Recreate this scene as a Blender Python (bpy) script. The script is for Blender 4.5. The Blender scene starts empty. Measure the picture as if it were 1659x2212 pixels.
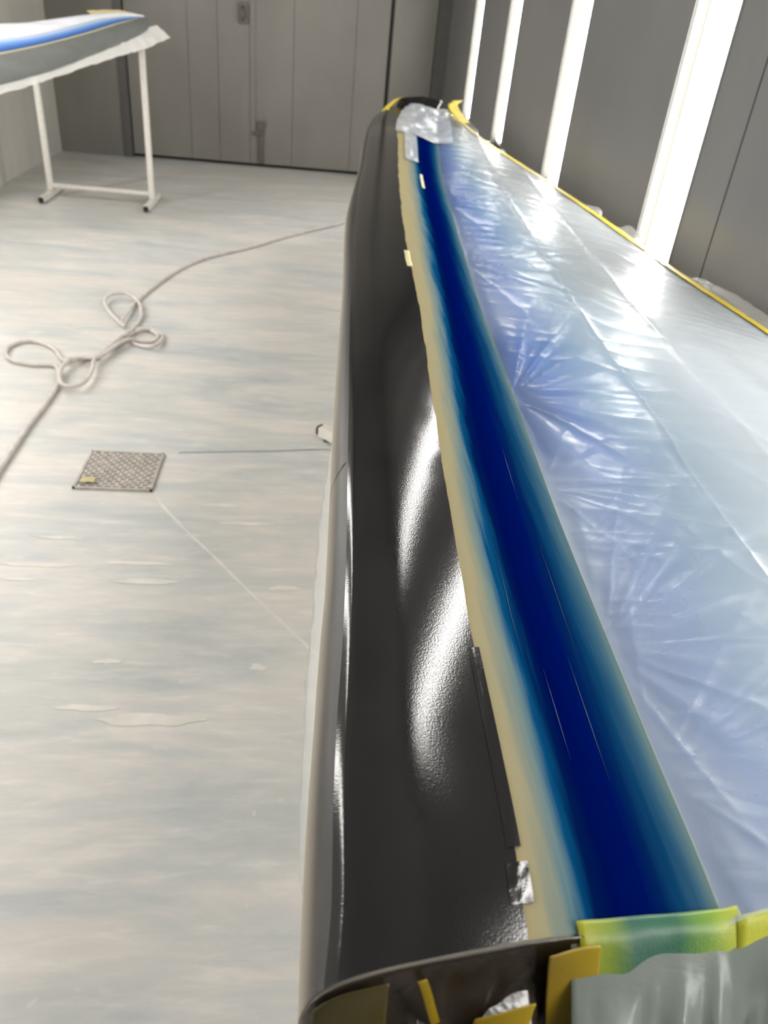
import bpy, bmesh, math, random
import numpy as np
from mathutils import Vector, Matrix
rng = np.random.default_rng(7)
random.seed(7)
S = bpy.context.scene
COL = S.collection

# ------------------------------------------------------------------ camera
cam_d = bpy.data.cameras.new('camera')
cam = bpy.data.objects.new('camera', cam_d); COL.objects.link(cam)
Rw = np.array([[0.9937, 0.0361, 0.1062], [-0.0679, -0.5497, 0.8326], [0.0884, -0.8346, -0.5438]])
Xc = Vector(Rw[:, 0]).normalized(); Zc = -Vector(Rw[:, 2]).normalized(); Yc = Zc.cross(Xc).normalized(); Xc = Yc.cross(Zc)
M4 = Matrix((Xc, Yc, Zc)).transposed().to_4x4(); M4.translation = Vector((0, 0, 1.65))
cam.matrix_world = M4
cam_d.sensor_fit = 'VERTICAL'; cam_d.sensor_height = 36.0; cam_d.sensor_width = 27.0
cam_d.lens = 1661.0 / 2212.0 * 36.0
cam_d.clip_start = 0.02
cam_d.dof.use_dof = True; cam_d.dof.focus_distance = 1.05; cam_d.dof.aperture_fstop = 5.6
S.camera = cam

# ------------------------------------------------------------------ world, exposure
w = bpy.data.worlds.new('world'); S.world = w; w.use_nodes = True
w.node_tree.nodes['Background'].inputs[0].default_value = (0.5, 0.52, 0.55, 1)
w.node_tree.nodes['Background'].inputs[1].default_value = 0.05
S.view_settings.view_transform = 'Standard'; S.view_settings.look = 'None'
S.view_settings.gamma = 1.0; S.view_settings.use_curve_mapping = False
S.view_settings.exposure = 0.0
S.cycles.use_adaptive_sampling = True; S.cycles.adaptive_threshold = .035; S.cycles.max_bounces = 5; S.cycles.diffuse_bounces = 3; S.cycles.glossy_bounces = 2; S.cycles.transparent_max_bounces = 8
TUBE = 33.0          # strength of the fluorescent tubes

# ------------------------------------------------------------------ helpers
def lin(c):
    return tuple(((v/255)/12.92 if v/255 <= .04045 else ((v/255+.055)/1.055)**2.4) for v in c) + (1.0,)

class NT:
    def __init__(s, name):
        s.m = bpy.data.materials.new(name); s.m.use_nodes = True
        s.t = s.m.node_tree; s.p = s.t.nodes['Principled BSDF']; s.out = s.t.nodes['Material Output']
    def n(s, kind, **kw):
        o = s.t.nodes.new('ShaderNode'+kind)
        for k, v in kw.items():
            if k in o.inputs: o.inputs[k].default_value = v
            else: setattr(o, k, v)
        return o
    def l(s, a, b): s.t.links.new(a, b)
    def coord(s, kind='Object', scale=(1, 1, 1), loc=(0, 0, 0)):
        c = s.n('TexCoord'); m = s.n('Mapping'); s.l(c.outputs[kind], m.inputs[0])
        m.inputs['Scale'].default_value = scale; m.inputs['Location'].default_value = loc
        return m.outputs[0]
    def noise(s, vec, scale=5, detail=4, rough=.55, dist=0):
        o = s.n('TexNoise'); o.inputs['Scale'].default_value = scale; o.inputs['Detail'].default_value = detail
        o.inputs['Roughness'].default_value = rough; o.inputs['Distortion'].default_value = dist
        s.l(vec, o.inputs['Vector']); return o.outputs['Fac']
    def ramp(s, fac, stops, interp='LINEAR'):
        r = s.n('ValToRGB'); r.color_ramp.interpolation = interp
        e = r.color_ramp.elements
        while len(e) < len(stops): e.new(0.5)
        for i, (p, c) in enumerate(stops):
            e[i].position = p; e[i].color = c if len(c) == 4 else lin(c)
        s.l(fac, r.inputs[0]); return r.outputs[0]
    def mix(s, fac, a, b, kind='MIX'):
        o = s.n('Mix', data_type='RGBA', blend_type=kind)
        for i, v in ((0, fac), (6, a), (7, b)):
            if hasattr(v, 'links') or hasattr(v, 'is_linked'): s.l(v, o.inputs[i])
            else: o.inputs[i].default_value = v
        return o.outputs[2]
    def math(s, op, a, b=0.0):
        o = s.n('Math', operation=op)
        for i, v in ((0, a), (1, b)):
            if hasattr(v, 'is_linked'): s.l(v, o.inputs[i])
            else: o.inputs[i].default_value = v
        return o.outputs[0]
    def bump(s, h, strength=.2, dist=.01):
        b = s.n('Bump'); b.inputs['Strength'].default_value = strength; b.inputs['Distance'].default_value = dist
        s.l(h, b.inputs['Height']); s.l(b.outputs[0], s.p.inputs['Normal']); return b.outputs[0]
    def set(s, col=None, rough=.5, spec=.5, metal=0, coat=0, coat_r=.05):
        if col is not None:
            if hasattr(col, 'is_linked'): s.l(col, s.p.inputs['Base Color'])
            else: s.p.inputs['Base Color'].default_value = col if len(col) == 4 else lin(col)
        s.p.inputs['Roughness'].default_value = rough; s.p.inputs['Specular IOR Level'].default_value = spec
        s.p.inputs['Metallic'].default_value = metal
        s.p.inputs['Coat Weight'].default_value = coat; s.p.inputs['Coat Roughness'].default_value = coat_r
        return s.m

def link(o, parent=None):
    COL.objects.link(o)
    if parent is not None: o.parent = parent
    return o
def tag(o, label=None, cat=None, group=None, kind=None):
    for k, v in (('label', label), ('category', cat), ('group', group), ('kind', kind)):
        if v: o[k] = v
    return o
def empty(name, loc=(0, 0, 0)):
    o = bpy.data.objects.new(name, None); o.location = loc; COL.objects.link(o); o.empty_display_size = .1
    return o
def mesh_obj(name, verts, faces, mat, parent=None, smooth=False, uv=None):
    me = bpy.data.meshes.new(name)
    me.from_pydata([tuple(map(float, v)) for v in verts], [], [tuple(map(int, f)) for f in faces])
    me.update()
    if uv is not None:
        ul = me.uv_layers.new(name='UVMap')
        idx = np.zeros(len(me.loops), dtype=np.int32); me.loops.foreach_get('vertex_index', idx)
        ul.data.foreach_set('uv', np.asarray(uv, dtype=np.float32)[idx].ravel())
    if smooth: me.polygons.foreach_set('use_smooth', [True]*len(me.polygons))
    me.materials.append(mat)
    return link(bpy.data.objects.new(name, me), parent)
def grid(name, P, mat, parent=None, thick=0.0, uv=True):
    """P: (nr, nc, 3) array of points -> smooth sheet, with real thickness if asked"""
    nr, nc, _ = P.shape
    V = P.reshape(-1, 3)
    i, j = np.meshgrid(np.arange(nr-1), np.arange(nc-1), indexing='ij')
    a = (i*nc+j).ravel(); F = np.stack([a, a+1, a+nc+1, a+nc], 1)
    uu, vv = np.meshgrid(np.linspace(0, 1, nc), np.linspace(0, 1, nr))
    UV = np.stack([uu.ravel(), vv.ravel()], 1)
    o = mesh_obj(name, V, F, mat, parent, True, UV)
    if thick:
        md = o.modifiers.new('solid', 'SOLIDIFY'); md.thickness = thick; md.offset = -1
    return o
def bm_obj(name, bm, mat, parent=None, smooth=False):
    me = bpy.data.meshes.new(name); bm.to_mesh(me); bm.free(); me.materials.append(mat)
    if smooth: me.polygons.foreach_set('use_smooth', [True]*len(me.polygons))
    return link(bpy.data.objects.new(name, me), parent)
def add_box(bm, lo, hi, rot=None, bevel=0.0):
    lo = Vector(lo); hi = Vector(hi)
    r = bmesh.ops.create_cube(bm, size=1.0)
    for v in r['verts']:
        v.co = Vector((lo[k]+(v.co[k]+.5)*(hi[k]-lo[k]) for k in range(3)))
        if rot is not None: v.co = rot @ v.co
    if bevel:
        es = list({e for v in r['verts'] for e in v.link_edges})
        bmesh.ops.bevel(bm, geom=es, offset=bevel, segments=2, affect='EDGES')
def box(name, lo, hi, mat, parent=None, bevel=0.0):
    bm = bmesh.new(); add_box(bm, lo, hi, bevel=bevel); return bm_obj(name, bm, mat, parent)
def smooth_path(pts, sub=8, closed=False):
    P = np.asarray(pts, float); Q = np.vstack([2*P[0]-P[1], P, 2*P[-1]-P[-2]]); out = []
    for i in range(1, len(Q)-2):
        for t in np.linspace(0, 1, sub, endpoint=False):
            p0, p1, p2, p3 = Q[i-1:i+3]
            out.append(.5*((2*p1)+(-p0+p2)*t+(2*p0-5*p1+4*p2-p3)*t*t+(-p0+3*p1-3*p2+p3)*t**3))
    out.append(P[-1]); return np.array(out)
def tube(name, pts, r, mat, parent=None, n=8, caps=True):
    P = np.asarray(pts, float); N = len(P)
    T = np.gradient(P, axis=0); T /= np.linalg.norm(T, axis=1)[:, None]+1e-9
    up = np.array([0, 0, 1.0]) if abs(T[0][2]) < .9 else np.array([1.0, 0, 0])
    V = []
    for i in range(N):
        a = np.cross(T[i], up)
        if np.linalg.norm(a) < 1e-4: a = np.cross(T[i], [0, 1, 0])
        a /= np.linalg.norm(a); b = np.cross(a, T[i])
        for k in range(n):
            t = 2*math.pi*k/n; V.append(P[i]+r*(a*math.cos(t)+b*math.sin(t)))
    F = [(i*n+k, i*n+(k+1) % n, (i+1)*n+(k+1) % n, (i+1)*n+k) for i in range(N-1) for k in range(n)]
    if caps: F += [tuple(range(n))[::-1], tuple((N-1)*n+k for k in range(n))]
    return mesh_obj(name, V, F, mat, parent, True)

def pchip(knots):
    K = np.array(sorted(knots)); x, y = K[:, 0], K[:, 1]
    h = np.diff(x); d = np.diff(y)/h; m = np.zeros(len(x))
    m[0], m[-1] = d[0], d[-1]
    for i in range(1, len(x)-1):
        if d[i-1]*d[i] > 0:
            w1, w2 = 2*h[i]+h[i-1], h[i]+2*h[i-1]; m[i] = (w1+w2)/(w1/d[i-1]+w2/d[i])
    def f(q):
        q = np.asarray(q, float); qq = np.clip(q, x[0], x[-1])
        i = np.clip(np.searchsorted(x, qq)-1, 0, len(x)-2); t = (qq-x[i])/h[i]
        r = (2*t**3-3*t**2+1)*y[i]+(t**3-2*t**2+t)*h[i]*m[i]+(-2*t**3+3*t**2)*y[i+1]+(t**3-t**2)*h[i]*m[i+1]
        r = np.where(q < x[0], y[0]+m[0]*(q-x[0]), r); return np.where(q > x[-1], y[-1]+m[-1]*(q-x[-1]), r)
    return f
def sstep(x, a, b):
    t = np.clip((x-a)/(b-a), 0, 1); return t*t*(3-2*t)
class VNoise:                                     # smooth 2-D value noise
    def __init__(s, seed): s.g = np.random.default_rng(seed).random((256, 256))
    def __call__(s, x, y):
        xi = np.floor(x).astype(int); yi = np.floor(y).astype(int); fx = x-xi; fy = y-yi
        fx = fx*fx*(3-2*fx); fy = fy*fy*(3-2*fy); g = s.g
        a = g[xi % 256, yi % 256]; b = g[(xi+1) % 256, yi % 256]; c = g[xi % 256, (yi+1) % 256]; d = g[(xi+1) % 256, (yi+1) % 256]
        return (a*(1-fx)+b*fx)*(1-fy)+(c*(1-fx)+d*fx)*fy

# ------------------------------------------------------------------ materials
def mat_floor():
    m = NT('painted_concrete')
    v = m.coord('Object', (1, 1, 1)); vs = m.coord('Object', (.9, 3.2, 1)); vf = m.coord('Object', (2.2, 11, 1), (3, 1, 0))
    big = m.noise(v, .75, 3, .5); st = m.noise(vs, 1.5, 6, .62, .6); fine = m.noise(vf, 2.2, 5, .65, .4)
    c = m.ramp(st, [(.34, (174, 181, 182)), (.47, (196, 198, 197)), (.56, (211, 206, 201)), (.68, (226, 220, 212))])
    c2 = m.ramp(fine, [(.38, (188, 192, 192)), (.55, (208, 206, 202)), (.68, (234, 231, 225))])
    c = m.mix(.38, c, c2)
    spk = m.ramp(m.noise(v, 26, 2, .5), [(.70, (0, 0, 0)), (.76, (255, 255, 255))])
    c = m.mix(m.math('MULTIPLY', spk, .35), c, lin((228, 224, 214)))
    bl = m.ramp(big, [(.42, (0, 0, 0)), (.62, (255, 255, 255))])
    c = m.mix(m.math('MULTIPLY', bl, .30), c, lin((214, 205, 190)))
    m.bump(m.noise(v, 60, 4, .6), .12, .004)
    return m.set(c, .42, .35)
def mat_panel(name, c, rough=.42):
    m = NT(name); v = m.coord('Object', (1, 1, .6)); n = m.noise(v, 1.3, 4, .5)
    a = lin(tuple(x*.90 for x in c)); b = lin(c)
    col = m.ramp(n, [(.3, a), (.7, b)])
    sm = m.ramp(m.noise(v, 5.5, 5, .6, .5), [(.60, (0, 0, 0)), (.78, (255, 255, 255))])
    col = m.mix(m.math('MULTIPLY', sm, .18), col, lin((90, 88, 84)))
    return m.set(col, rough, .35)
def plain(name, c, rough=.5, spec=.5, metal=0, coat=0, var=.08, scale=9, bump=0, bscale=60):
    m = NT(name); v = m.coord('Object'); n = m.noise(v, scale, 4, .55)
    col = m.ramp(n, [(.3, lin(tuple(x*(1-var) for x in c))), (.7, lin(c))])
    if bump: m.bump(m.noise(v, bscale, 3, .5), bump, .002)
    return m.set(col, rough, spec, metal, coat)
def emit(name, c, s):
    m = NT(name); e = m.n('Emission'); e.inputs[0].default_value = c; e.inputs[1].default_value = s
    m.l(e.outputs[0], m.out.inputs[0]); return m.m
def mat_boot():
    m = NT('black_rubber_paint'); v = m.coord('Object')
    n = m.noise(v, 520, 2, .5); n2 = m.noise(v, 7, 4, .5)
    m.bump(n, .055, .0012)
    col = m.ramp(n2, [(.3, (24, 24, 25)), (.7, (33, 32, 31))])
    return m.set(col, .095, .6)
def mat_nose():
    m = NT('leading_edge_beige_dark'); v = m.coord('Object')
    m.bump(m.noise(v, 300, 3, .6), .25, .0015)
    uvn = m.n('TexCoord'); sx = m.n('SeparateXYZ'); m.l(uvn.outputs['UV'], sx.inputs[0])
    col = m.ramp(sx.outputs[0], [(.0, (158, 148, 120)), (.5, (150, 140, 116)), (.68, (118, 110, 98)), (.80, (72, 68, 64)), (.95, (38, 37, 37))])  # beige at the front, fading to near black towards the strip
    return m.set(col, .34, .3)
BAND = [(.0, (150, 139, 106)), (.09, (140, 135, 110)), (.15, (116, 124, 114)), (.21, (84, 110, 118)), (.27, (8, 66, 104)), (.34, (1, 20, 66)),
        (.42, (0, 9, 68)), (.60, (0, 13, 76)), (.70, (2, 28, 74)), (.80, (12, 54, 88)), (.90, (50, 84, 104)), (1.0, (92, 112, 112))]
def mat_band():
    m = NT('blue_paint_fade'); uvn = m.n('TexCoord'); sx = m.n('SeparateXYZ'); m.l(uvn.outputs['UV'], sx.inputs[0])
    v = m.coord('Object', (26, 1.3, 10)); n = m.noise(v, 2.2, 4, .6)
    off = m.math('MULTIPLY', m.math('SUBTRACT', n, .5), .17)
    u = m.math('ADD', sx.outputs[0], off)
    col = m.ramp(u, BAND)
    n2 = m.noise(m.coord('Object'), 260, 2, .5); m.bump(n2, .03, .001)
    return m.set(col, .6, 0)
def mat_skin():
    m = NT('overspray_skin'); uvn = m.n('TexCoord'); sx = m.n('SeparateXYZ'); m.l(uvn.outputs['UV'], sx.inputs[0])
    v = m.coord('Object', (3, 1.2, 3)); n = m.noise(v, 2.4, 4, .6)
    u = m.math('ADD', sx.outputs[0], m.math('MULTIPLY', m.math('SUBTRACT', n, .5), .22))
    col = m.ramp(u, [(.0, (0, 66, 132)), (.12, (16, 92, 168)), (.26, (70, 122, 160)), (.40, (122, 142, 156)), (.58, (156, 157, 156)), (1., (176, 173, 166))])
    return m.set(col, .5, .3)
def mat_film(name, tint=(222, 224, 226), opac=.24, rough=.28, bscale=1.0):
    m = NT(name)
    v = m.coord('Object', (1, 1, 1)); n = m.noise(v, 42*bscale, 4, .6, .8); n2 = m.noise(m.coord('Object', (1, 3, 1)), 12*bscale, 3, .55, 1.0)
    nb = m.bump(m.math('ADD', m.math('MULTIPLY', n, .35), n2), .22, .005)
    m.set(lin(tint), rough, .0)
    tr = m.n('BsdfTransparent'); tr.inputs[0].default_value = lin((244, 247, 250))
    mx = m.n('MixShader')
    if opac is None:                                   # whiter where lifted off the paint, plus lamp brightness painted in near and aft
        at = m.n('Attribute', attribute_name='lift'); m.l(at.outputs['Fac'], mx.inputs[0])
    else: mx.inputs[0].default_value = opac
    m.l(tr.outputs[0], mx.inputs[1]); m.l(m.p.outputs[0], mx.inputs[2])
    gl = m.n('BsdfGlossy'); gl.inputs['Roughness'].default_value = rough; m.l(nb, gl.inputs['Normal'])
    fr = m.n('Fresnel'); fr.inputs[0].default_value = 1.28; m.l(nb, fr.inputs['Normal'])
    mx2 = m.n('MixShader'); m.l(m.math('MULTIPLY', fr.outputs[0], .45), mx2.inputs[0]); m.l(mx.outputs[0], mx2.inputs[1]); m.l(gl.outputs[0], mx2.inputs[2])
    m.l(mx2.outputs[0], m.out.inputs[0]); return m.m
def mat_tape(name, stops, rough=.45):
    m = NT(name); uvn = m.n('TexCoord'); sx = m.n('SeparateXYZ'); m.l(uvn.outputs['UV'], sx.inputs[0])
    n = m.noise(m.coord('Object', (1, 1, 1)), 14, 3, .5)
    u = m.math('ADD', sx.outputs[0], m.math('MULTIPLY', m.math('SUBTRACT', n, .5), .25))
    m.bump(m.noise(m.coord('Object'), 160, 3, .6), .2, .002)
    return m.set(m.ramp(u, stops), rough, .4)

M_floor = mat_floor()
M_back = mat_panel('door_panel_grey', (130, 127, 121), .38)
M_right = mat_panel('wall_panel_grey', (118, 117, 116), .36)
M_left = mat_panel('wall_panel_pale', (206, 203, 194), .5)
M_ceil = mat_panel('ceiling_grey', (104, 104, 103), .5)
M_dark = plain('dark_gap', (30, 29, 28), .7)
M_post = plain('door_post_grey', (92, 90, 87), .5)
M_latch = plain('worn_steel', (104, 98, 92), .45, .5, .3)
M_white = plain('white_enamel', (228, 224, 216), .35, .5, 0, .2, .05, 30)
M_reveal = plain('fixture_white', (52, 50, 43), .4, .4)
M_tube = emit('fluorescent_tube', (1.0, .975, .93, 1), TUBE)
M_unlit = plain('unlit_tube', (206, 206, 200), .25)
M_cap = plain('tube_end_cap', (200, 198, 190), .4)
M_rubber = plain('black_rubber_plug', (34, 33, 32), .6)
M_hose = plain('pale_hose', (216, 208, 202), .5, .4, var=.12, scale=20)
M_grate = plain('galvanised_grate', (206, 198, 190), .5, .5, 0, var=.2, scale=30)
M_pit = plain('grate_pit', (176, 172, 166), .8)
M_boot = mat_boot(); M_nose = mat_nose(); M_band = mat_band(); M_skin = mat_skin()
M_body = plain('wing_primer', (196, 190, 176), .5)
M_film = mat_film('masking_film', (214, 226, 236), opac=None)
M_film2 = mat_film('masking_film_thin', (200, 198, 194), .38, .25)
M_film2w = mat_film('masking_film_white', (216, 214, 210), .82, .35)
M_filmtip = mat_film('masking_film_tip', (196, 200, 206), .55, .2)
M_rootfilm = mat_film('root_film_grey', (132, 140, 134), .78, .2, .8)
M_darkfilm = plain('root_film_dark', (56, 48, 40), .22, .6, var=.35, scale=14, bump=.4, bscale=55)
YEL = (214, 190, 52)
M_tape = mat_tape('yellow_tape', [(0, (206, 182, 50)), (.5, (224, 202, 74)), (1, (214, 190, 60))])
M_tapegreen = mat_tape('yellow_tape_over_blue', [(.0, (150, 150, 26)), (.16, (110, 132, 34)), (.32, (36, 88, 70)), (.60, (34, 92, 66)), (.76, (96, 136, 48)), (1., (176, 180, 50))])
M_tapedark = mat_tape('yellow_tape_deep_shade', [(0, (52, 46, 14)), (1, (70, 60, 16))])  # same yellow tape, darkened with the shade on the root face
M_tapemid = mat_tape('yellow_tape_half_shade', [(0, (128, 104, 8)), (1, (160, 136, 20))])  # yellow tape with part of the root-face shade in its colour
M_tapelime = mat_tape('yellow_green_tape', [(0, (178, 182, 56)), (1, (196, 188, 70))])
M_tapeold = mat_tape('masking_tape_beige', [(0, (190, 178, 130)), (1, (206, 196, 150))])

# ------------------------------------------------------------------ room
XL, XR, YB, YF, ZC = -2.85, 1.40, 9.76, -2.2, 4.5
FX = [-.16, 1.50, 3.18, 4.87, 6.54, 8.05]               # fixtures along the right wall
FL = [-.2, 1.5, 3.2, 4.9, 6.45]                          # fixtures along the left wall
FW, FZ0, FZ1, FD = .385, .78, 4.16, .085
tag(box('floor', (XL-.3, YF-.2, -.12), (XR+.3, YB+.3, 0), M_floor), kind='structure')
tag(box('ceiling', (XL-.3, YF-.2, ZC), (XR+.3, YB+.3, ZC+.1), M_ceil), kind='structure')
tag(box('wall_front', (XL-.3, YF-.2, 0), (XR+.3, YF, ZC), M_ceil), kind='structure')

def side_wall(name, x, out, fixtures, seams, mat):
    """sheet-metal wall with openings for the light fixtures, one object per panel"""
    root = tag(box(name, (min(x+out*.16, x+out*.20), YF, 0), (max(x+out*.16, x+out*.20), YB+.2, ZC), M_dark), kind='structure')
    def pan(y0, y1, z0, z1):
        bm = bmesh.new(); add_box(bm, (min(x, x+out*.03), y0, z0), (max(x, x+out*.03), y1, z1), bevel=.0015)
        bm_obj('panel', bm, mat, root)
    ys = sorted([YF] + [f-FW/2 for f in fixtures] + [f+FW/2 for f in fixtures] + seams + [YB])
    for a, b in zip(ys[:-1], ys[1:]):
        mid = (a+b)/2; g = .004
        if any(abs(mid-f) < FW/2 for f in fixtures):
            pan(a, b, 0, FZ0); pan(a, b, FZ1, ZC)
        else:
            pan(a+(g if a in seams else 0), b-(g if b in seams else 0), 0, ZC)
    return root
side_wall('wall_right', XR, 1, FX, [2.706, -.9, 9.3], M_right)
side_wall('wall_left', XL, -1, FL, [2.4, 5.7, 7.9], M_left)

# back wall: side pieces, header, and the double door
back = tag(box('wall_back', (XL-.2, YB+.12, 0), (XR+.2, YB+.2, ZC), M_dark), kind='structure')
box('panel', (XL, YB, 0), (-2.15, YB+.1, ZC), M_back, back, .002)
box('panel', (.792, YB, 0), (1.255, YB+.1, ZC), M_back, back, .002)
box('panel', (1.262, YB-.012, 0), (XR, YB+.1, ZC), M_post, back, .002)
box('panel', (-2.06, YB, 2.9), (.765, YB+.1, ZC), M_back, back, .002)
door = tag(empty('door_1', (-.65, YB, 0)), kind='structure')
def dbox(name, lo, hi, mat, parent, bevel=.002):
    o = box(name, tuple(a-b for a, b in zip(lo, (-.65, YB, 0))), tuple(a-b for a, b in zip(hi, (-.65, YB, 0))), mat, parent, bevel); return o
dbox('frame_post', (-2.15, YB-.02, 0), (-2.062, YB+.1, 2.9), M_post, door)
dbox('frame_post', (.768, YB-.0, 0), (.792, YB+.1, 2.9), M_dark, door)
for a, b, cuts in ((-2.05, -.712, [-1.40, -1.084]), (-.700, .752, [-.271, .396])):
    leaf = dbox('door_leaf', (a, YB+.022, .035), (b, YB+.09, 2.88), M_post, door)
    xs = [a]+cuts+[b]
    for p, q in zip(xs[:-1], xs[1:]): dbox('panel', (p+.0016, YB+.006, .04), (q-.0016, YB+.024, 2.875), M_back, leaf)
dbox('astragal', (-.735, YB-.008, .04), (-.683, YB+.006, 2.87), M_back, door)
bolt = dbox('bolt', (-.645, YB-.02, .05), (-.590, YB+.004, .47), M_latch, door, .006)
dbox('bolt_handle', (-.72, YB-.04, .345), (-.60, YB-.02, .375), M_latch, bolt, .006)
dbox('bolt_guide', (-.66, YB-.03, .40), (-.575, YB-.018, .49), M_latch, bolt, .004)
dbox('handle_plate', (-.865, YB-.02, 1.40), (-.75, YB+.006, 1.60), M_latch, door, .012)
hp = [(-.81+.65, -.02, 1.44), (-.81+.65, -.06, 1.46), (-.81+.65, -.06, 1.54), (-.81+.65, -.02, 1.56)]
tube('pull_handle', smooth_path(hp), .012, M_latch, door)

# ------------------------------------------------------------------ light fixtures
def fixture(x, y, out, label, group):
    t = tag(empty('light_fixture', (x, y, FZ0)), label, 'light', group)
    H = FZ1-FZ0; s = out; W = FW/2
    bm = bmesh.new()
    def b(x0, x1, y0, y1, z0, z1): add_box(bm, (min(x0, x1), y0, z0), (max(x0, x1), y1, z1))
    b(s*FD, s*(FD+.02), -W, W, 0, H)                              # back sheet
    b(.0, s*FD, -W, -W+.006, 0, H); b(.0, s*FD, W-.006, W, 0, H)   # reveals
    b(.0, s*FD, -W, W, 0, .006); b(.0, s*FD, -W, W, H-.006, H)
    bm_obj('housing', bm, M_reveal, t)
    bm = bmesh.new()
    b(-s*.002, s*.004, -W-.012, -W+.006, -.012, H+.012); b(-s*.002, s*.004, W-.006, W+.012, -.012, H+.012)
    b(-s*.002, s*.004, -W, W, -.012, .006); b(-s*.002, s*.004, -W, W, H-.006, H+.012)
    bm_obj('rim', bm, M_right if s > 0 else M_left, t)
    for z0, z1 in ((.09, 1.66), (1.73, 3.30)):
        for k in range(4):
            yy = -W+.055+k*(FW-.11)/3; px = s*(FD-.03)
            tb = tube('tube', [(px, yy, z0), (px, yy, (z0+z1)/2), (px, yy, z1)], .018, M_unlit if (s > 0 and y > 6 and z0 > 1) else M_tube, t, 8)  # upper tubes of far fixtures switched off to remove their reflection from the wing
            for zc in ((z0-.03, z0), (z1, z1+.03)):
                tube('end_cap', [(px, yy, zc[0]), (px, yy, zc[1])], .0185, M_cap, tb, 8)
    return t
names = ['tall recessed fluorescent light in the right wall behind the camera', 'tall recessed fluorescent light in the right wall beside the wing root, out of frame',
         'widest and brightest recessed light strip on the right wall, next to the dark seam', 'second light strip from the wide bright one on the right wall',
         'third light strip from the wide bright one, pale and narrow', 'thinnest light strip on the right wall, closest to the grey back doors']
for y, n in zip(FX, names): fixture(XR, y, 1, n, 'recessed lights on the right wall')
for y, n in zip(FL, ('first', 'second', 'third', 'fourth', 'fifth')): fixture(XL, y, -1, n+' recessed light along the pale left wall, counted from behind the camera', 'recessed lights on the left wall')

# ------------------------------------------------------------------ the wing in the middle
K1 = [(0.284, 0.0112), (0.352, 0.0123), (0.439, 0.0149), (0.548, 0.0205), (0.688, 0.0277), (0.774, 0.0335), (0.995, 0.0418), (1.223, 0.0498), (1.538, 0.0628),
      (1.964, 0.0823), (2.889, 0.1181), (3.393, 0.160), (3.817, 0.1967), (4.755, 0.2628), (5.319, 0.3114), (5.787, 0.377), (6.162, 0.4697), (6.33, 0.5523)]
K2 = [(0.274, 0.0284), (0.339, 0.035), (0.405, 0.0369), (0.506, 0.0415), (0.636, 0.0509), (0.81, 0.06), (1.054, 0.069), (1.218, 0.0755), (1.423, 0.0827),
      (1.688, 0.093), (2.045, 0.1082), (2.676, 0.1371), (3.393, .185), (3.817, .222), (4.755, .290), (5.319, .34), (5.787, .408), (6.162, .502), (6.33, .585)]
K4 = [(0.311, 0.1905), (0.355, 0.194), (0.416, 0.197), (0.491, 0.1995), (0.573, 0.201), (0.661, 0.2033), (0.722, 0.2071), (0.808, 0.2102), (0.93, 0.2164),
      (1.074, 0.2231), (1.199, 0.2308), (1.376, 0.2407), (1.733, 0.2609), (2.052, 0.277), (2.287, 0.2855), (2.661, 0.3035), (3.203, 0.3375), (3.614, 0.367),
      (4.608, 0.4486), (5.407, 0.515), (5.9, .587), (6.33, .68)]
K6 = [(0.35, 0.3865), (0.43, 0.3895), (0.576, 0.3945), (0.76, 0.3995), (0.887, 0.4040), (1.01, 0.4099), (1.169, 0.4190), (1.409, 0.4310), (1.593, 0.4380),
      (1.859, 0.4500), (2.416, 0.4925), (2.899, 0.5309), (3.4, 0.5692), (3.712, 0.5926), (4.127, 0.6325), (4.692, 0.6977), (5.44, .782), (5.9, .83), (6.33, .88)]
K7 = [(.3, 1.283), (1.932, 1.2389), (2.514, 1.206), (3.191, 1.188), (3.771, 1.166), (4.384, 1.1302), (5.197, 1.0771), (5.928, 1.0172), (6.33, .962)]
K4, K6 = ([(y*q, x*q) for y, x in K for q in (1-.015*float(sstep(y, 1.5, 2.2)),)] for K in (K4, K6))
f1, f2, f4, f6, f7 = map(pchip, (K1, K2, K4, K6, K7))
def zoff(Y): return .055*sstep(Y, 5.2, 6.6)
Y0, Y1 = .274, 6.33
# slope of the upper surface across the chord: 0..1 black strip, 1..2 painted band
TT = np.linspace(0, 2, 161)
SL = np.tan(np.radians(pchip([(0, 34), (.1, 12), (.27, 2.5), (.42, -4), (.52, -6.3), (.75, -7.4), (1, -8.2), (1.3, -13), (1.6, -14.5), (2, -13)])(TT)))
I1 = np.concatenate([[0], np.cumsum((SL[1:]+SL[:-1])/2*(TT[1]-TT[0]))])
IC = np.interp(.31, TT, I1)
def zoff(Y): return .055*sstep(Y, 5.2, 6.6)
def surf(Y, tau, lift=0.0):
    """upper surface: Y (n,1), tau (1,m) or same shape -> x, z"""
    x2, x4, x6 = f2(Y), f4(Y), f6(Y)
    t1 = np.minimum(tau, 1); t2 = np.maximum(tau-1, 0)
    x = x2+(x4-x2)*t1+(x6-x4)*t2
    i1 = np.interp(np.minimum(tau, 1), TT, I1)-IC; i1 = np.where(t1 > .31, i1*(1-.95*sstep(Y, 1.25, 1.9))*(.55+.45*sstep(Y, .30, .50)), i1); i2 = np.interp(np.maximum(tau, 1), TT, I1)-np.interp(1, TT, I1)
    k = 1-.45*sstep(Y, 4.6, 6.4)
    return x, 1.062+zoff(Y)-.03*sstep(Y, 4.6, 6.4)+k*((x4-x2)*i1+(x6-x4)*i2)+lift
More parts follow.
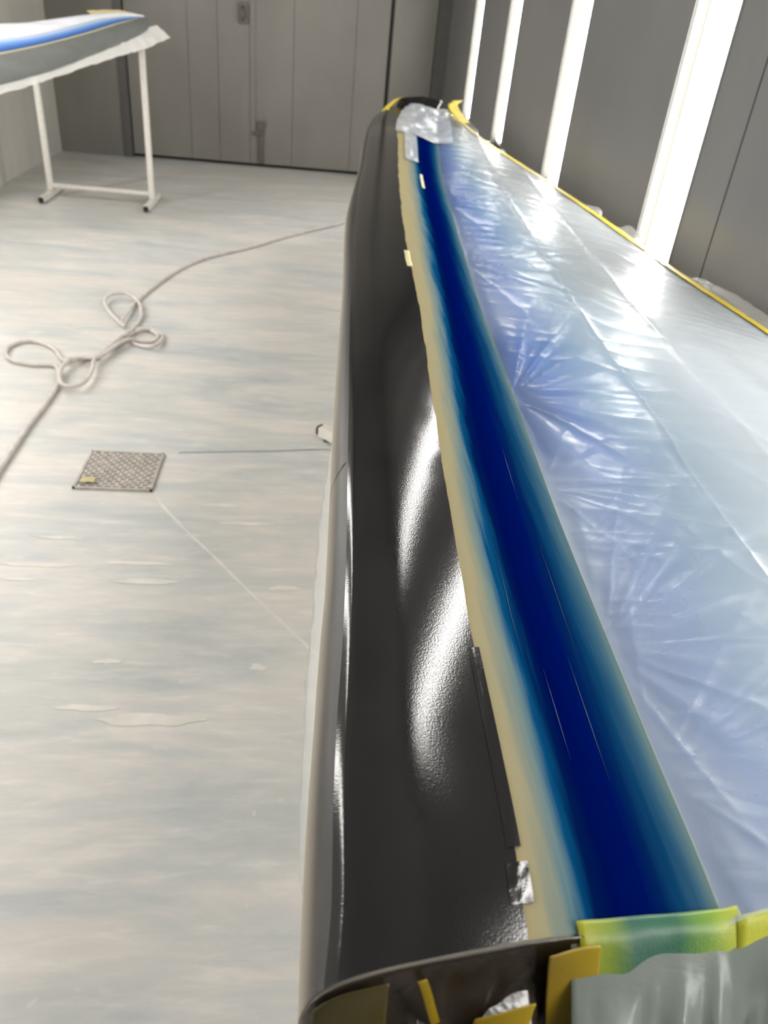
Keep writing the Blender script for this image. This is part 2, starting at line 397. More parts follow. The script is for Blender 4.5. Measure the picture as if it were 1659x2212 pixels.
def nose_pt(Y, t):
    """t -1..0 underside lip, 0..1 from the foremost line up to the black strip"""
    x1 = f1(Y); x2, z2 = surf(Y, 0*Y); zo = zoff(Y)
    z1 = 1.0+zo; u = np.clip(t, 0, 1); d = np.maximum(x2-x1, .012)
    bz = lambda p0, p1, p2, p3: p0*(1-u)**3+3*p1*u*(1-u)**2+3*p2*u*u*(1-u)+p3*u**3
    x = bz(x1, x1, x2-.55*d, x2); z = bz(z1, z1+.55*(z2-z1), z2-.40*d, z2)
    dn = np.clip(-t, 0, 1)
    return x+.02*dn**2, z-.055*dn
Ys = np.unique(np.concatenate([np.linspace(Y0, 1.2, 80), np.linspace(1.2, 3, 70), np.linspace(3, Y1, 80)]))
def shear(x, Y): return Y+.19*(x-.01)*(1-sstep(Y, .3, 3.0))          # the root is cut slightly oblique
def patch(Y, ta, tb, n, lift=0.0):
    t = np.linspace(ta, tb, n)[None, :]; Yc = np.asarray(Y)[:, None]
    x, z = surf(Yc, t+0*Yc); return np.stack([x, shear(x, Yc+0*x), z+lift], -1)
def nose_patch(Y, ta, tb, n, lift=0.0):
    t = np.linspace(ta, tb, n)[None, :]; Yc = np.asarray(Y)[:, None]
    x, z = nose_pt(Yc, t+0*Yc); return np.stack([x, shear(x, Yc+0*x), z+lift], -1)
def film_pt(Y, c):
    """point on the skin aft of the blue edge; c = 0 at the blue edge, 1 at the trailing edge"""
    x6, x7 = f6(Y), f7(Y); x = x6+(x7-x6)*c; z6 = surf(Y, 0*Y+2)[1]
    return x, z6+(1.01+zoff(Y)-z6)*(1-(1-np.clip(c, 0, 1))**1.6)

wing = tag(empty('aircraft_wing', (.3, 3.0, 1.0)), 'long near wing with glossy black front strip, dark blue stripe and film masking', 'wing')
WO = Vector((.3, 3.0, 1.0))
def wp(o):
    o.parent = wing; o.matrix_parent_inverse = Matrix.Translation(-WO); return o

# core: closed body under the painted surfaces
def body():
    top = np.concatenate([nose_patch(Ys, -1, .95, 9, -.003), patch(Ys, 0, 1.98, 22, -.003)], 1)
    c = np.linspace(0, 1, 16)[None, 1:]; YY = Ys[:, None]; x, z = film_pt(YY, c)
    aft = np.stack([x, shear(x, YY+0*x), z-.004], -1)
    n = 22; t = np.linspace(0, 1, n)[None, 1:-1]
    p0 = top[:, :1]; p1 = aft[:, -1:]
    low = p1+(p0-p1)*t[..., None]; dip = np.sin(np.pi*np.clip(t, 0, 1)**1.6)
    low[..., 2] -= .055*dip*(1-.6*sstep(YY, 3, 6.3))
    ring = np.concatenate([top, aft, low], 1); nr, nc, _ = ring.shape
    V = ring.reshape(-1, 3); F = [(i*nc+j, (i+1)*nc+j, (i+1)*nc+(j+1) % nc, i*nc+(j+1) % nc) for i in range(nr-1) for j in range(nc)]
    F += [tuple(range(nc)), tuple((nr-1)*nc+j for j in range(nc))[::-1]]
    return wp(mesh_obj('wing_core', V, F, M_body, None, True)), ring
core, ring = body()
# nose, boot and painted band, each a skin of its own
nose = wp(grid('leading_edge', nose_patch(Ys, -1, 1, 22), M_nose)); nose['label'] = 'beige rounded leading edge'
bootP = patch(Ys, 0, 1, 44); bootP[..., 2] += .0014*sstep(np.linspace(0, 1, 44), 0, .06)
pos = np.linspace(0, 1, bootP.shape[1])
jag = VNoise(3)
YY = Ys[:, None]
edge = ((jag(YY*9, YY*0)-.5)*.003+(jag(YY*30, YY*0+9)-.5)*.0022)*sstep(YY, .5, 1.4)
bootP[..., 0] += edge*sstep(pos, .8, 1.0)[None, :]
boot = wp(grid('erosion_strip', bootP, M_boot)); boot['label'] = 'glossy black front strip'
band = wp(grid('painted_band', patch(Ys, 1, 2, 48), M_band)); 
_uv = np.stack([(np.linspace(0, 1, 48)[None, :]**(1+.55*sstep(Ys[:, None], .9, 3.0))), np.repeat(Ys[:, None], 48, 1)], -1)
_ix = np.zeros(len(band.data.loops), dtype=np.int32); band.data.loops.foreach_get('vertex_index', _ix)
band.data.uv_layers[0].data.foreach_set('uv', _uv.reshape(-1, 2).astype(np.float32)[_ix].ravel())
band['label'] = 'dark blue stripe fading to beige on both sides'
c = np.linspace(0, 1, 40)[None, :]; x, z = film_pt(YY, c)
skin = wp(grid('wing_skin', np.stack([x, shear(x, YY+0*x), z-.001], -1), M_skin))

# masking film aft of the blue edge, wrinkled
n1, n2, n3, n4 = VNoise(11), VNoise(12), VNoise(13), VNoise(14)
def film_height(Y, c, x):
    """wrinkles: fans of ridges from pinch points on the blue edge, long tension folds, crumple"""
    h = .010*np.sin(np.pi*np.clip(c, 0, 1))**.6
    d = (x-f6(Y))
    ridge = lambda v: 1-np.abs(2*v-1)
    # folds running aft from the blue edge, sweeping toward the root
    q = Y+.35*d+.05*(n3(Y*2.2, d*3)-.5)
    h = h+.0050*ridge(n1(q*11, d*1.3))**3*np.exp(-d/.5)*sstep(d, .0, .04)
    h = h+.0028*ridge(n2(q*34, d*4.5+3))**2*np.exp(-d/.16)*sstep(d, .0, .015)
    for yp, amp, reach in ((.62, .007, .28), (1.38, .016, .30), (1.02, .005, .2), (2.4, .007, .35), (.80, .004, .2), (.43, .005, .2), (3.3, .008, .4)):
        ang = np.arctan2(Y-yp, d+.012); rr = np.hypot(Y-yp, d+.012)
        h = h+amp*(ridge(n1(ang*5.2+yp*31, rr*0+yp*7))**2-.35)*np.exp(-rr/reach)*sstep(rr, .01, .09)*np.clip(rr/.12, 0, 1)
    # broad folds in the middle
    q2 = Y*.9+d*1.3+.14*(n4(Y*3, d*4)-.5)
    h = h+.0042*ridge(n2(q2*7.5, d*1.2+20))**3*sstep(c, .08, .3)
    cr = sstep(n4(Y*1.6+4, d*2.5), .45, .7)*sstep(Y, 1.2, 1.9)
    h = h+.0030*ridge(n3(q2*30, d*9+4))*cr*sstep(c, .12, .4)
    # packing creases along the span
    for cc, a in ((.30, .0045), (.62, .004)):
        h = h+a*np.exp(-np.abs(d-(.10+cc*.55-.0*Y))/.010)
    return h*sstep(c, -.01, .035)*(1-sstep(c, .955, .995))
Yf = np.concatenate([np.linspace(Y0-.005, 1.0, 210), np.linspace(1.0, 2.6, 300)[1:], np.linspace(2.6, 6.36, 260)[1:]])[:, None]
cf = np.concatenate([np.linspace(-.004, .35, 130), np.linspace(.35, 1.0, 110)[1:]])[None, :]
x, z = film_pt(Yf, cf); h = film_height(Yf+0*cf, cf+0*Yf, x)
film = wp(grid('masking_film', np.stack([x, shear(x, Yf+0*x), z+.0012+h], -1), M_film)); film['label'] = 'crinkled translucent masking film'
def film_white_attr(o, val):
    at = o.data.attributes.new('lift', 'FLOAT', 'POINT'); at.data.foreach_set('value', np.clip(val, 0, .9).astype(np.float32).ravel())
base_ = .010*np.sin(np.pi*np.clip(cf+0*Yf, 0, 1))**.6
film_white_attr(film, .03+.24*(1-sstep(Yf+0*cf, .4, 1.7))+(2.5+3*(1-sstep(Yf+0*cf, .8, 2)))*np.clip(h-base_, 0, .02)+.24*sstep(cf+0*Yf, .12, .5)*(1-.7*sstep(Yf+0*cf, 1.5, 3.5))+.10*sstep(n4(Yf*2.1+9, cf*5), .45, .8))  # root and aft terms paint in the wall lights' brightness; height term follows wrinkles
# yellow tape along the trailing edge
Yt = np.linspace(Y0, 6.3, 260)[:, None]; k = np.linspace(-1, 1, 9)[None, :]
wob = (n1(Yt*5, Yt*0)-.5)*.010
x7, z7 = film_pt(Yt, 1.0); xx = x7+.004+(.019+.002*np.sin(Yt*9))*k+wob*.3
zz = z7+.006-.016*np.clip(k, 0, 1)**2+.0015*n2(Yt*40, k*2)
tape = wp(grid('edge_tape', np.stack([xx, shear(xx, Yt+0*xx), zz], -1), M_tape, None, .0006)); tape['label'] = 'yellow tape along the trailing edge'
# loose film sticking up beyond the tape
wd = .008+.022*sstep(n3(Yt*5.6+2, Yt*0), .45, .85)+.012*n4(Yt*22, Yt*0)
k2 = np.linspace(0, 1, 8)[None, :]
xx = x7+.012+wd*k2; zz = z7+.004+(.028*sstep(n3(Yt*5.6+2, Yt*0), .45, .85))*k2**1.2+.006*(n1(Yt*26, k2*3)-.5)-.012*k2
fr = wp(grid('film_fringe', np.stack([xx, shear(xx, Yt+0*xx), zz], -1), M_film2)); fr['label'] = 'ragged loose film edge'
# film hanging below the leading edge
Yh = np.linspace(.32, 1.9, 150)[:, None]; kh = np.linspace(0, 1, 14)[None, :]
fl = sstep(Yh, .34, .5)*(1-sstep(Yh, .95, 1.5)*.85)
xx = f1(Yh)+.008-(.016+.009*sstep(Yh, .45, .75))*fl*np.sin(kh*2.0)-.004*(n1(Yh*38-kh*6, kh*2)-.5)*kh; zz = .985-.075*kh*(.5+.5*fl)
hang = wp(grid('film_skirt', np.stack([xx, Yh+0*xx, zz+0*Yh], -1), M_film2)); hang['label'] = 'loose film hanging below the leading edge'
# film over the tip
Ytp = np.linspace(5.05, 6.36, 60)[:, None]; kk = np.linspace(0, 1, 40)[None, :]
x4 = f4(Ytp); xx = x4-.01+(f6(Ytp)+.1-x4)*kk
zb = np.stack([np.interp(xx[i], np.append(surf(Ytp[i:i+1], np.linspace(.9, 2, 12)[None, :])[0], 1.3), np.append(surf(Ytp[i:i+1], np.linspace(.9, 2, 12)[None, :])[1], 1.05)) for i in range(len(Ytp))])
bul = .015+.018*sstep(Ytp, 5.6, 6.0)*(1-sstep(Ytp, 6.15, 6.36))*np.sin(np.pi*np.clip(kk*.9+.05, 0, 1))
zz = zb+bul*sstep(Ytp, 5.05, 5.3)*(.6+.8*n1(Ytp*6, kk*4))+.003+.012*n2(Ytp*14, kk*9)
tipf = wp(grid('tip_film', np.stack([xx, Ytp+0*xx, zz], -1), M_filmtip)); tipf['label'] = 'bunched film over the wing tip'
Ytp = np.linspace(4.05, 5.15, 30)[:, None]; kk = np.linspace(.16, .46, 12)[None, :]
xx, zz = surf(Ytp, 1+kk+0*Ytp)
wp(grid('film_patch', np.stack([xx, Ytp+0*xx, zz+.004+.004*n2(Ytp*9, kk*14)], -1), M_filmtip))
# tip: black end cap and yellow tape flags
capP = []
for a in np.linspace(-.1, 1.05, 22):
    row = []
    for r in np.linspace(0, 1, 8):
        xx = .60+.27*a+.04*r; yy = 6.30+.10*r+.05*math.sin(math.pi*min(max(a, 0), 1))*r
        row.append((xx, yy, 1.068+.074*r**.8*(1-.35*abs(a-.5))))
    capP.append(row)
wp(grid('tip_cap', np.array(capP), M_boot, None, .004))
def ribbon(name, pts, width, side, mat, label=None, thick=.0008, wr=.004, seed=1, n=8):
    P = smooth_path(pts, 10); N = len(P); sd = np.array(side, float); sd /= np.linalg.norm(sd); vn = VNoise(seed)
    k = np.linspace(-.5, .5, n)
    G = P[:, None, :]+sd[None, None, :]*width*k[None, :, None]
    s = np.linspace(0, 6, N)[:, None]; T = np.gradient(P, axis=0); nn = np.cross(T, sd); nn /= np.linalg.norm(nn, axis=1)[:, None]+1e-9
    G = G+nn[:, None, :]*(wr*(vn(s*1.7, k[None, :]*5+9)-.5))[..., None]
    G = G+(T/np.linalg.norm(T, axis=1)[:, None])[:, None, :]*(.3*wr*(vn(k[None, :]*30+40, s*0)-.5)*(np.linspace(0, 1, N)[:, None] > .97))[..., None]
    o = wp(grid(name, G, mat, None, thick))
    if label: o['label'] = label
    return o
ribbon('tip_tape', [(.47, 6.02, 1.055), (.50, 6.15, 1.080), (.57, 6.30, 1.120), (.61, 6.38, 1.128)], .06, (.7, -.5, .3), M_tape, 'yellow tape flag at the wing tip', seed=4)
ribbon('tip_tape', [(1.00, 5.75, 1.065), (.985, 6.0, 1.090), (.975, 6.2, 1.125), (1.03, 6.32, 1.150)], .07, (1, .1, .1), M_tape, 'yellow tape folded up at the rear of the tip', seed=5)
# small tape pieces stuck on the surfaces
def stick(name, ya, yb, ua, ub, mat, label=None, lift=.003, jit=.004):
    Y = np.linspace(ya, yb, 16); P = patch(Y, ua, ub, 12, lift)
    P[..., 2] += .0004*n1(Y[:, None]*110, np.linspace(0, 3, 12)[None, :]+9)
    P[..., 0] += (rng.random((16, 1))-.5)*jit*.4
    o = wp(grid(name, P, mat, None, .0008 if jit else 0));
    if label: o['label'] = label
stick('tape_piece', 3.44, 3.76, 1.47, 1.53, M_tapeold, 'small beige tape scrap on the blue stripe')
stick('tape_piece', 2.14, 2.31, .93, 1.02, M_tapeold, 'beige tape tab at the edge of the black strip')
# thin raised pale lines along the stripe and a crease across the nose
M_ridge = plain('pale_line_blue', (44, 66, 112), .4, .3)  # slightly paler blue than the stripe
for ya, yb, u in ((.955, 1.13, .635), (.62, .83, .70), (.445, .575, .42), (.60, .80, .30), (.42, .60, .62)):
    Y_ = np.linspace(ya, yb, 30); P_ = patch(Y_, 1+u, 1+u+.0045, 3, .0006); P_[:, ::2] += (P_[:, 1:2]-P_[:, ::2])*(1-np.sin(np.linspace(.05, 3.09, 30)))[:, None, None]; P_[:, 1, 2] += .0004
    wp(grid('pale_line', P_, M_ridge))
tt_ = np.linspace(.12, .93, 14); cr_ = np.array([[nose_pt(np.array([[1.0+.05*t+e]]), np.array([[t]])) for e in (-.0014, 0, .0014)] for t in tt_]).reshape(14, 3, 2)
P_ = np.stack([cr_[..., 0]-.0006, np.stack([1.0+.05*tt_+e for e in (-.0014, 0, .0014)], 1)+.19*(cr_[..., 0]-.01)*.9, cr_[..., 1]+.0004], -1)
wp(grid('crease', P_, M_dark))
# overlapping end of the black strip near the root
stick('strip_patch', .302, .338, .93, 1.05, M_boot, None, .0018, 0)
stick('strip_patch', .352, .605, .95, 1.03, M_boot, None, .0017, 0)

# ------------------------------------------------------------------ root end: taped and wrapped
def root_top(x):
    """top outline of the root edge at chord position x"""
    Yc = np.array([[Y0]]); a, c_ = nose_pt(Yc, np.linspace(0, 1, 10)[None, :]); b, d_ = surf(Yc, np.linspace(.05, 2, 40)[None, :])
    xs = list(a[0])+list(b[0])+[1.3]; zs = list(c_[0])+list(d_[0])+[1.01]
    return np.interp(x, xs, zs)
def root_sheet(name, xa, xb, drop, mat, seed, bulge=.02, wr=.014, label=None, lean=.25, out=0.0, nx=70, nz=50, lift=0, fx=10):
    xs = np.linspace(xa, xb, nx)[None, :]; v = np.linspace(0, 1, nz)[:, None]; a, b = VNoise(seed), VNoise(seed+50)
    zt = root_top(xs)+lift; ridge = lambda q: 1-np.abs(2*q-1)
    q = xs+.5*v*drop*(xs-.3)
    w_ = wr*(ridge(a(q*fx*2.2+v*1.5, v*2.2))**2-.3)*sstep(v, .02, .3)+.5*wr*(ridge(b(q*fx*6+v*3, v*7+q*20))-.5)*sstep(v, .05, .3)
    y = shear(xs, Y0+0*xs)-.003-out*sstep(v, 0, .2)-bulge*np.sin(np.pi*np.clip(v*1.1, 0, 1))-lean*drop*v-w_
    z = zt-drop*v+.002
    o = wp(grid(name, np.stack([xs+0*v, y, z], -1), mat, None, .0008))
    if label: o['label'] = label
    return o
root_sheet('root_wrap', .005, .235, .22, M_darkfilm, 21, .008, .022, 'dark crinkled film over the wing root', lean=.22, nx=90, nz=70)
root_sheet('root_film', .225, .75, .26, M_rootfilm, 22, .03, .020, 'grey film hanging from the root behind the stripe', lean=.52, nx=110, nz=60, lift=-.004)
M_crinkle = plain('crinkled_grey_film', (84, 79, 74), .16, .8, var=.3, scale=20, bump=.5, bscale=40)
root_sheet('root_film', .100, .192, .17, M_crinkle, 41, .014, .03, 'shiny crinkled film on the root', lean=.60, out=.05, nx=60, nz=60, lift=-.035, fx=14)
def root_tape(name, xa, xb, up, drop, mat, seed, label=None, slant=0.0, off=.004, lean=.25):
    n = 26; m = 30; xs = np.linspace(xa, xb, n)[None, :]; vn = VNoise(seed)
    v = np.linspace(-up, drop, m)[:, None]
    xx = xs+slant*v; edge = shear(xx, Y0+0*xx)
    zt = root_top(xx)
    over = np.clip(-v, 0, None); dn = np.clip(v, 0, None)
    y = edge+over-lean*dn-off-.005*(vn(xx*26, v*40)-.4)*(dn > 0)
    z = zt+off*.8-dn-.003*np.exp(-np.abs(v)/.004)+.002*(vn(xx*50+7, v*60)-.5)
    o = wp(grid(name, np.stack([xx+0*v, y+0*xx, z], -1), mat, None, .0007))
    if label: o['label'] = label
root_tape('root_tape', .232, .398, .012, .085, M_tapegreen, 31, 'greenish yellow tape over the end of the blue stripe', lean=.62)
root_tape('root_tape', .392, .66, .004, .060, M_tapelime, 32, 'yellow tape over the film at the root', lean=.62)
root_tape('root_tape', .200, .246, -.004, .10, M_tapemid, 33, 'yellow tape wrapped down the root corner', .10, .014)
root_tape('root_tape', .020, .075, -.004, .08, M_tapedark, 34, 'yellow tape coloured dark for the shade under the black strip', 0, .010)
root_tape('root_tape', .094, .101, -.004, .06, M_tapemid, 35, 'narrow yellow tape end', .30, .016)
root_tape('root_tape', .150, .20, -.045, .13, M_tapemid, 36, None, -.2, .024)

# ------------------------------------------------------------------ stands
def stand(label, feet, zt, foot=.57, ang=0.0, back=.30, name='stand', sag=(0, 0)):
    (xa, ya), (xb, yb) = feet
    t = tag(empty(name, ((xa+xb)/2, (ya+yb)/2, 0)), label, 'stand', 'white tubular work stands')
    O = np.array([(xa+xb)/2, (ya+yb)/2, 0]); fd = np.array([math.sin(ang), math.cos(ang), 0])
    def sq(nm, a, b, r, mat, par):
        a = Vector(a); b = Vector(b); d = b-a; L = d.length; q = d.to_track_quat('Z', 'X').to_matrix()
        bm = bmesh.new(); add_box(bm, (-r, -r, 0), (r, r, L), bevel=r*.3)
        for vtx in bm.verts: vtx.co = a+q @ vtx.co
        return bm_obj(nm, bm, mat, par)
    tops = []
    for (fx, fy), z in zip(feet, zt):
        p = np.array([fx, fy, 0])-O
        a = p-fd*back; b = p+fd*(foot-back)
        f = sq('foot', a+[0, 0, .033], b+[0, 0, .033], .026, M_white, t)
        for e, s_ in ((a, -1), (b, 1)):
            sq('end_plug', e+[0, 0, .033]-fd*.004*s_*-1, e+[0, 0, .033]+fd*.012*s_, .022, M_rubber, f)
        for e in (a+fd*.05, b-fd*.05): sq('foot_pad', e+[0, 0, 0.0], e+[0, 0, .012], .024, M_rubber, f)
        sq('leg', p+[0, 0, .058], p+[0, 0, z], .024, M_white, t); tops.append(p+[0, 0, z])
    p, q = [np.array([fx, fy, 0])-O for fx, fy in feet]
    sq('lower_bar', p+[0, 0, .10], q+[0, 0, .10], .017, M_white, t)
    sq('top_bar', tops[0]+[0, 0, .02], tops[1]+[0, 0, .02], .024, M_white, t)
    return t
stand('white tubular stand holding up the tip of the far wing, by the back doors', ((-2.325, 7.48), (-1.44, 7.44)), (1.27, 1.27))
stand('white stand under the near wing, only one foot tip showing on the floor', ((.285, 2.925), (.86, 3.50)), (.868, .868), ang=math.radians(-45), foot=.60)

# ------------------------------------------------------------------ second wing on the far stand
A0 = np.array([-2.258, 6.45, .976]); es = np.array([.639, .711, .294]); ec = np.array([-.763, .541, .353])
es /= np.linalg.norm(es); ec -= es*(ec @ es); ec /= np.linalg.norm(ec); fn = np.cross(es, ec)
if fn[2] < 0: fn = -fn
W2 = Vector(A0+es*.6+ec*.3)
wing2 = tag(empty('aircraft_wing', tuple(W2)), 'far wing with blue stripe and black front strip, both painted paler for haze, resting on a white stand', 'wing')
def p2(s, cdist, lift=0): return A0+es*s+ec*cdist+fn*lift
def wp2(o): o.parent = wing2; o.matrix_parent_inverse = Matrix.Translation(-W2); return o
B2 = [pchip([(-.4, .03), (0, 0), (.21, -.031), (.43, -.056), (.78, -.058), (1.04, -.058), (1.24, -.046), (1.36, -.020), (1.42, .03), (1.445, .085)]),
      pchip([(-.4, .37), (0, .29), (.19, .243), (.395, .197), (.613, .159), (.927, .122), (1.15, .108), (1.26, .101), (1.40, .098), (1.445, .095)]),
      pchip([(-.4, .38), (0, .305), (.19, .258), (.395, .212), (.613, .173), (.927, .136), (1.15, .122), (1.26, .112), (1.40, .103), (1.445, .097)]),
      pchip([(-.4, .66), (0, .53), (.32, .41), (.505, .334), (.72, .288), (1.05, .25), (1.25, .20), (1.38, .135), (1.445, .100)]),
      pchip([(-.4, .88), (0, .78), (.464, .592), (.646, .507), (.852, .445), (1.134, .355), (1.325, .254), (1.40, .18), (1.445, .105)])]
R2 = np.concatenate([np.linspace(0, .7, 40), 1-(1-np.linspace(.7, 1, 40)[1:])**1.25*(.3/.3**1.25)])
def s2(r, b): return (-.30+.15*b)*(1-r)+1.44*r                      # oblique root, b = 0 leading .. 4 trailing
def pt2(r, b, lift=0):
    """b runs 0..4 through the five boundary curves"""
    s = s2(r, b); i = min(int(b), 3); f = b-i
    c = float(B2[i](s))*(1-f)+float(B2[i+1](s))*f
    ch = float(B2[4](s)-B2[0](s)); q = np.clip((c-float(B2[0](s)))/max(ch, .01), 0, 1)
    return p2(s, c, lift+.05*min(1, ch/.4)*(q**.5*(1-q)*1.9-.35))
def strip2(name, b0, b1, n, mat, lift=0.0, label=None):
    G = np.array([[pt2(r, b, lift) for b in np.linspace(b0, b1, n)] for r in R2])
    o = wp2(grid(name, G, mat))
    if label: o['label'] = label
    return o
bodyV, bodyF = [], []; bb = np.concatenate([np.linspace(0, 1, 7), [1.5, 2], np.linspace(2, 4, 10)[1:]]); nb_ = len(bb)
for r in R2:
    for b_ in bb: bodyV.append(pt2(r, b_, -.004))
    for b_ in bb[::-1][1:-1]:
        ch = float(B2[4](s2(r, 2))-B2[0](s2(r, 2))); bodyV.append(pt2(r, b_, -.005-.07*min(1, ch/.5)*math.sin(math.pi*b_/4)))
nc = nb_*2-2
for i in range(len(R2)-1):
    for j in range(nc): bodyF.append((i*nc+j, i*nc+(j+1) % nc, (i+1)*nc+(j+1) % nc, (i+1)*nc+j))
bodyF += [tuple(range(nc))[::-1], tuple((len(R2)-1)*nc+j for j in range(nc))]
wp2(mesh_obj('wing_core', bodyV, bodyF, M_body, None, True))
M_boot2 = plain('hazed_black_strip', (112, 114, 112), .4, .5)  # black strip, greyed to stand in for distant haze
strip2('erosion_strip', .0, 1, 14, M_boot2, .001, label='black front strip with haze painted in')
strip2('primer_line', 1, 2, 4, M_tapeold, .002, label='thin pale line between strip and stripe')
M_band2 = NT('blue_stripe_far'); _u = M_band2.n('TexCoord'); _s = M_band2.n('SeparateXYZ'); M_band2.l(_u.outputs['UV'], _s.inputs[0])
M_band2 = M_band2.set(M_band2.ramp(_s.outputs[0], [(0, (60, 84, 126)), (.25, (62, 100, 164)), (.6, (112, 148, 204)), (1, (196, 208, 228))]), .45, .1)  # stripe's blue lightened, distant haze put into the colour
strip2('painted_band', 2, 3, 10, M_band2, .001, label='blue stripe')
G = np.array([[pt2(r, b_, .004+.012*float(n1(np.array(r*14.), np.array(b_*5)))*math.sin(math.pi*min(1, max(0, b_-3)))) for b_ in np.linspace(3, 4, 16)] for r in R2])
o = wp2(grid('masking_film', G, plain('white_film', (226, 228, 234), .5, .1, var=.06))); o['label'] = 'white film behind the blue stripe'
def edge2(name, G, mat, label): o = wp2(grid(name, np.array(G), mat)); o['label'] = label
vn = VNoise(8); fo = pchip([(-.3, -.045), (-.04, -.05), (.32, -.09), (.73, -.115), (1.14, -.155), (1.46, -.165)])
G = []
for s in np.linspace(-.3, 1.47, 110):
    c0 = float(B2[0](min(s, 1.36))); c1 = float(fo(s)); row = []
    for k in np.linspace(0, 1, 8):
        rr = float(vn(np.array(s*9.), np.array(0.)))-.5
        row.append(p2(s, c0+.012+(c1-c0-.012)*k+.012*rr*k, -.02-.03*k+.012*float(vn(np.array(s*28.), np.array(k*4)))))
    G.append(row)
edge2('film_fringe', G, M_film2w, 'pale film edge hanging below the leading edge')
G = []
for s in np.linspace(1.12, 1.43, 30):
    c1 = float(B2[4](s)); row = []
    for k in np.linspace(0, 1, 5): row.append(p2(s, c1-.01+(.045+.02*float(vn(np.array(s*12.), np.array(3.))))*k, -.012+.004*float(vn(np.array(s*30.), np.array(k*3)))))
    G.append(row)
edge2('edge_tape', G, M_tapeold, 'yellowish tape at the rear edge of the tip')

# ------------------------------------------------------------------ floor things
# drain grate
gx0, gx1, gy0, gy1 = -.885, -.585, 2.605, 2.905
gr = tag(empty('floor_grate', ((gx0+gx1)/2, (gy0+gy1)/2, 0)), 'square steel mesh drain grate set in the pale floor', 'grate')
hw = (gx1-gx0)/2
box('pit_plate', (-hw, -hw, .0005), (hw, hw, .002), M_pit, gr)
bm = bmesh.new(); fw = .010
for a in ((-hw, -hw, hw, -hw+fw), (-hw, hw-fw, hw, hw), (-hw, -hw, -hw+fw, hw), (hw-fw, -hw, hw, hw)): add_box(bm, (a[0], a[1], .001), (a[2], a[3], .010), bevel=.001)
bm_obj('frame', bm, M_grate, gr)
bm = bmesh.new(); nr_ = 15; step = (2*hw-.02)/nr_
for r in range(nr_+1):
    yy = -hw+.010+r*step; add_box(bm, (-hw+.008, yy-.0035, .002), (hw-.008, yy+.0035, .008))
    if r < nr_:
        for k_ in range(9):
            xx = -hw+.02+(k_+(.5 if r % 2 else 0))*.031
            if xx < hw-.012: add_box(bm, (xx-.005, yy, .002), (xx+.005, yy+step, .0075))
g_ = bm_obj('mesh_grid', bm, M_grate, gr); g_['kind'] = 'stuff'
sc_ = VNoise(77); P = np.array([[(-.865+.055*i/7+.006*float(sc_(np.array(i*.9), np.array(j*1.1))), 2.632+.035*j/5+.005*float(sc_(np.array(i*1.3+9), np.array(j*.9))), .014+.010*float(sc_(np.array(i*.8), np.array(j*.8+20)))) for i in range(8)] for j in range(6)])
tag(grid('tape_scrap', P, M_tapeold, None, .0006), 'crumpled yellow tape scrap on the corner of the floor grate', 'tape')
# hose
HZ = .012
HOSE = [(-1.183, 2.608, 0), (-1.187, 2.712, 0), (-1.189, 2.867, 0), (-1.191, 3.096, 0), (-1.184, 3.288, 0), (-1.184, 3.461, 0), (-1.19, 3.571, 0), (-1.229, 3.683, 0), (-1.261, 3.74, 0), (-1.302, 3.75, 0), (-1.376, 3.742, 0), (-1.481, 3.782, 0), (-1.539, 3.867, 0), (-1.55, 3.974, 0), (-1.494, 4.044, 0), (-1.402, 4.028, 0), (-1.312, 3.937, 0), (-1.25, 3.825, 0), (-1.19, 3.782, 0.012), (-1.146, 3.852, 0.0), (-1.091, 3.868, 0.0), (-1.054, 3.923, 0.012), (-1.031, 4.111, 0.0), (-0.989, 4.241, 0.0), (-0.918, 4.302, 0.012), (-0.847, 4.292, 0.0), (-0.811, 4.205, 0.0), (-0.823, 4.06, 0.012), (-0.899, 4.069, 0.0), (-0.972, 4.13, 0.0), (-1.005, 4.199, 0.012), (-0.981, 4.317, 0.0), (-0.904, 4.317, 0.0), (-0.834, 4.209, 0.012), (-0.862, 4.148, 0.0), (-0.936, 4.145, 0.0), (-0.98, 4.093, 0.022), (-1.017, 4.003, 0.022), (-1.049, 3.878, 0.022), (-1.081, 3.802, 0.022), (-1.062, 3.681, 0.022), (-1.058, 3.539, 0.022), (-1.097, 3.467, 0.022), (-1.147, 3.473, 0.022), (-1.184, 3.547, 0.022), (-1.207, 3.66, 0.022), (-1.194, 3.785, 0.022), (-1.135, 3.816, 0.022), (-1.085, 3.829, 0.022), (-1.054, 3.951, 0.022), (-1.025, 4.095, 0.022), (-0.993, 4.214, 0.022), (-0.986, 4.396, 0.0), (-0.992, 4.556, 0.007), (-1.042, 4.738, 0.015), (-1.12, 4.843, 0.022), (-1.182, 4.836, 0.03), (-1.235, 4.798, 0.022), (-1.233, 4.692, 0.015), (-1.171, 4.548, 0.007), (-1.09, 4.397, 0.012), (-1.038, 4.318, 0.012), (-1.069, 4.383, 0.012), (-1.069, 4.528, 0.012), (-1.062, 4.8, 0), (-0.999, 5.185, 0), (-0.912, 5.525, 0), (-0.8, 5.796, 0), (-0.682, 5.971, 0), (-0.482, 6.221, 0), (-0.135, 6.746, 0), (0.204, 7.181, 0), (0.491, 7.527, 0), (0.823, 7.831, 0)]
pts = np.array([(p[0], p[1], HZ+p[2]) for p in HOSE])
hose = tube('hose', smooth_path(pts, 7), .0105, M_hose, None, 8)
tag(hose, 'thin pale hose in loose loops across the floor', 'hose')
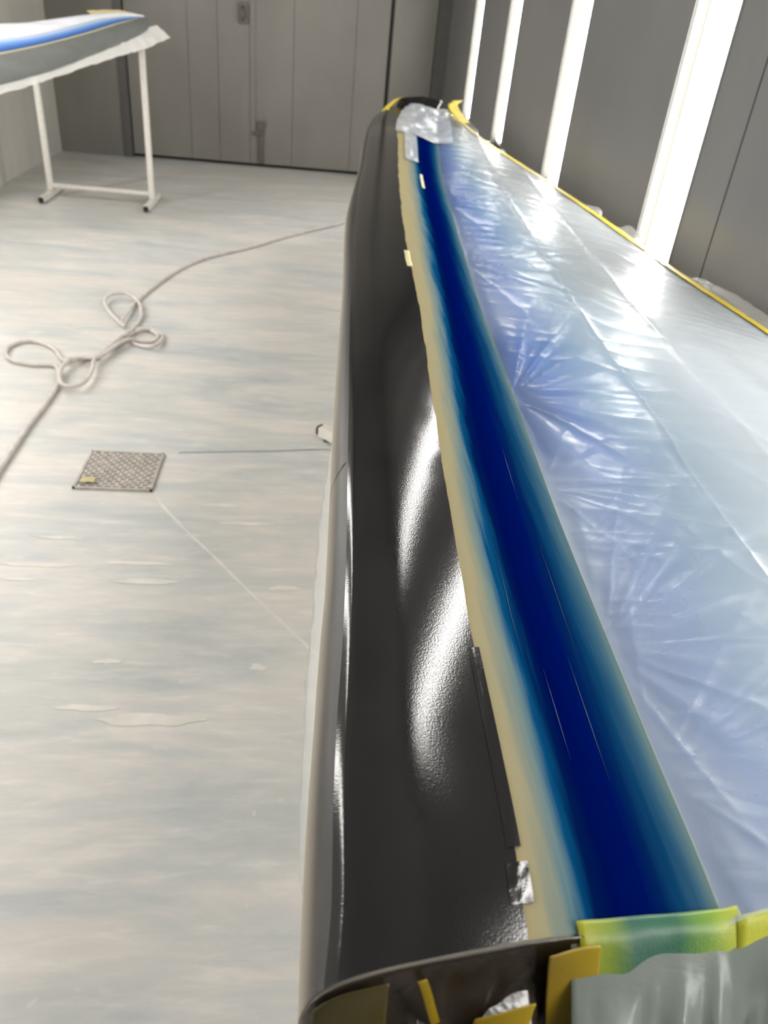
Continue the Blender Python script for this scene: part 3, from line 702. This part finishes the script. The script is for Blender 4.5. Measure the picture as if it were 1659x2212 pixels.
# joint between floor slabs and other wear on the slab
fl_ = bpy.data.objects['floor']
M_joint = plain('floor_joint_filler', (142, 142, 138), .7)
JP = np.array([(-.53, 2.93), (-.30, 2.958), (-.1, 2.985), (.12, 3.02), (.5, 3.06), (1.38, 3.12)])
Jx = smooth_path(np.c_[JP, np.zeros(len(JP))], 12)
G = np.stack([Jx+[0, -.004, .0012], Jx+[0, 0, .0004], Jx+[0, .004, .0012]], 1); grid('slab_joint', G, M_joint, fl_)
M_line = plain('floor_pale_filler', (228, 224, 216), .6)
JP = np.array([(-.572, 2.60), (-.52, 2.50), (-.40, 2.33), (-.30, 2.20), (-.214, 2.08), (-.10, 1.93), (.03, 1.76), (.2, 1.55)])
Jx = smooth_path(np.c_[JP, np.zeros(len(JP))], 14); vn = VNoise(5); tw = (.003+.005*vn(np.arange(len(Jx))*.5, np.zeros(len(Jx))))[:, None]*np.array([[.8, .6, 0]])
G = np.stack([Jx-tw+[0, 0, .0008], Jx+[0, 0, .0014], Jx+tw+[0, 0, .0008]], 1); grid('crack_filler', G, M_line, fl_)
# old paint smears on the slab
def smear(px, py, lx, ly, seed):
    vn = VNoise(seed); A = []
    for a in np.linspace(0, 2*math.pi, 40, endpoint=False):
        q = .55+.6*float(vn(np.array(math.cos(a)*2.2+5), np.array(math.sin(a)*2.2+5))); A.append((px+lx*q*math.cos(a), py+ly*q*math.sin(a), .0009))
    V = [(px, py, .0014)]+A; mesh_obj('paint_smear', V, [(0, k+1, (k+1) % 40+1) for k in range(40)], M_line, fl_)
for k, a in enumerate([(-0.38, 1.461, 0.147, 0.0255), (-0.565, 1.501, 0.085, 0.0131), (-0.543, 1.677, 0.047, 0.0112), (-0.876, 2.124, 0.133, 0.0125), (-0.507, 2.051, 0.12, 0.0146), (-0.549, 2.15, 0.138, 0.0129), (-0.11, 1.663, 0.027, 0.0151), (-0.845, 2.284, 0.093, 0.0111), (-0.042, 2.033, 0.062, 0.0147), (-0.193, 2.411, 0.12, 0.0153), (-0.308, 2.532, 0.07, 0.0131), (-0.903, 2.046, 0.057, 0.0095)]): smear(*a, 60+k)
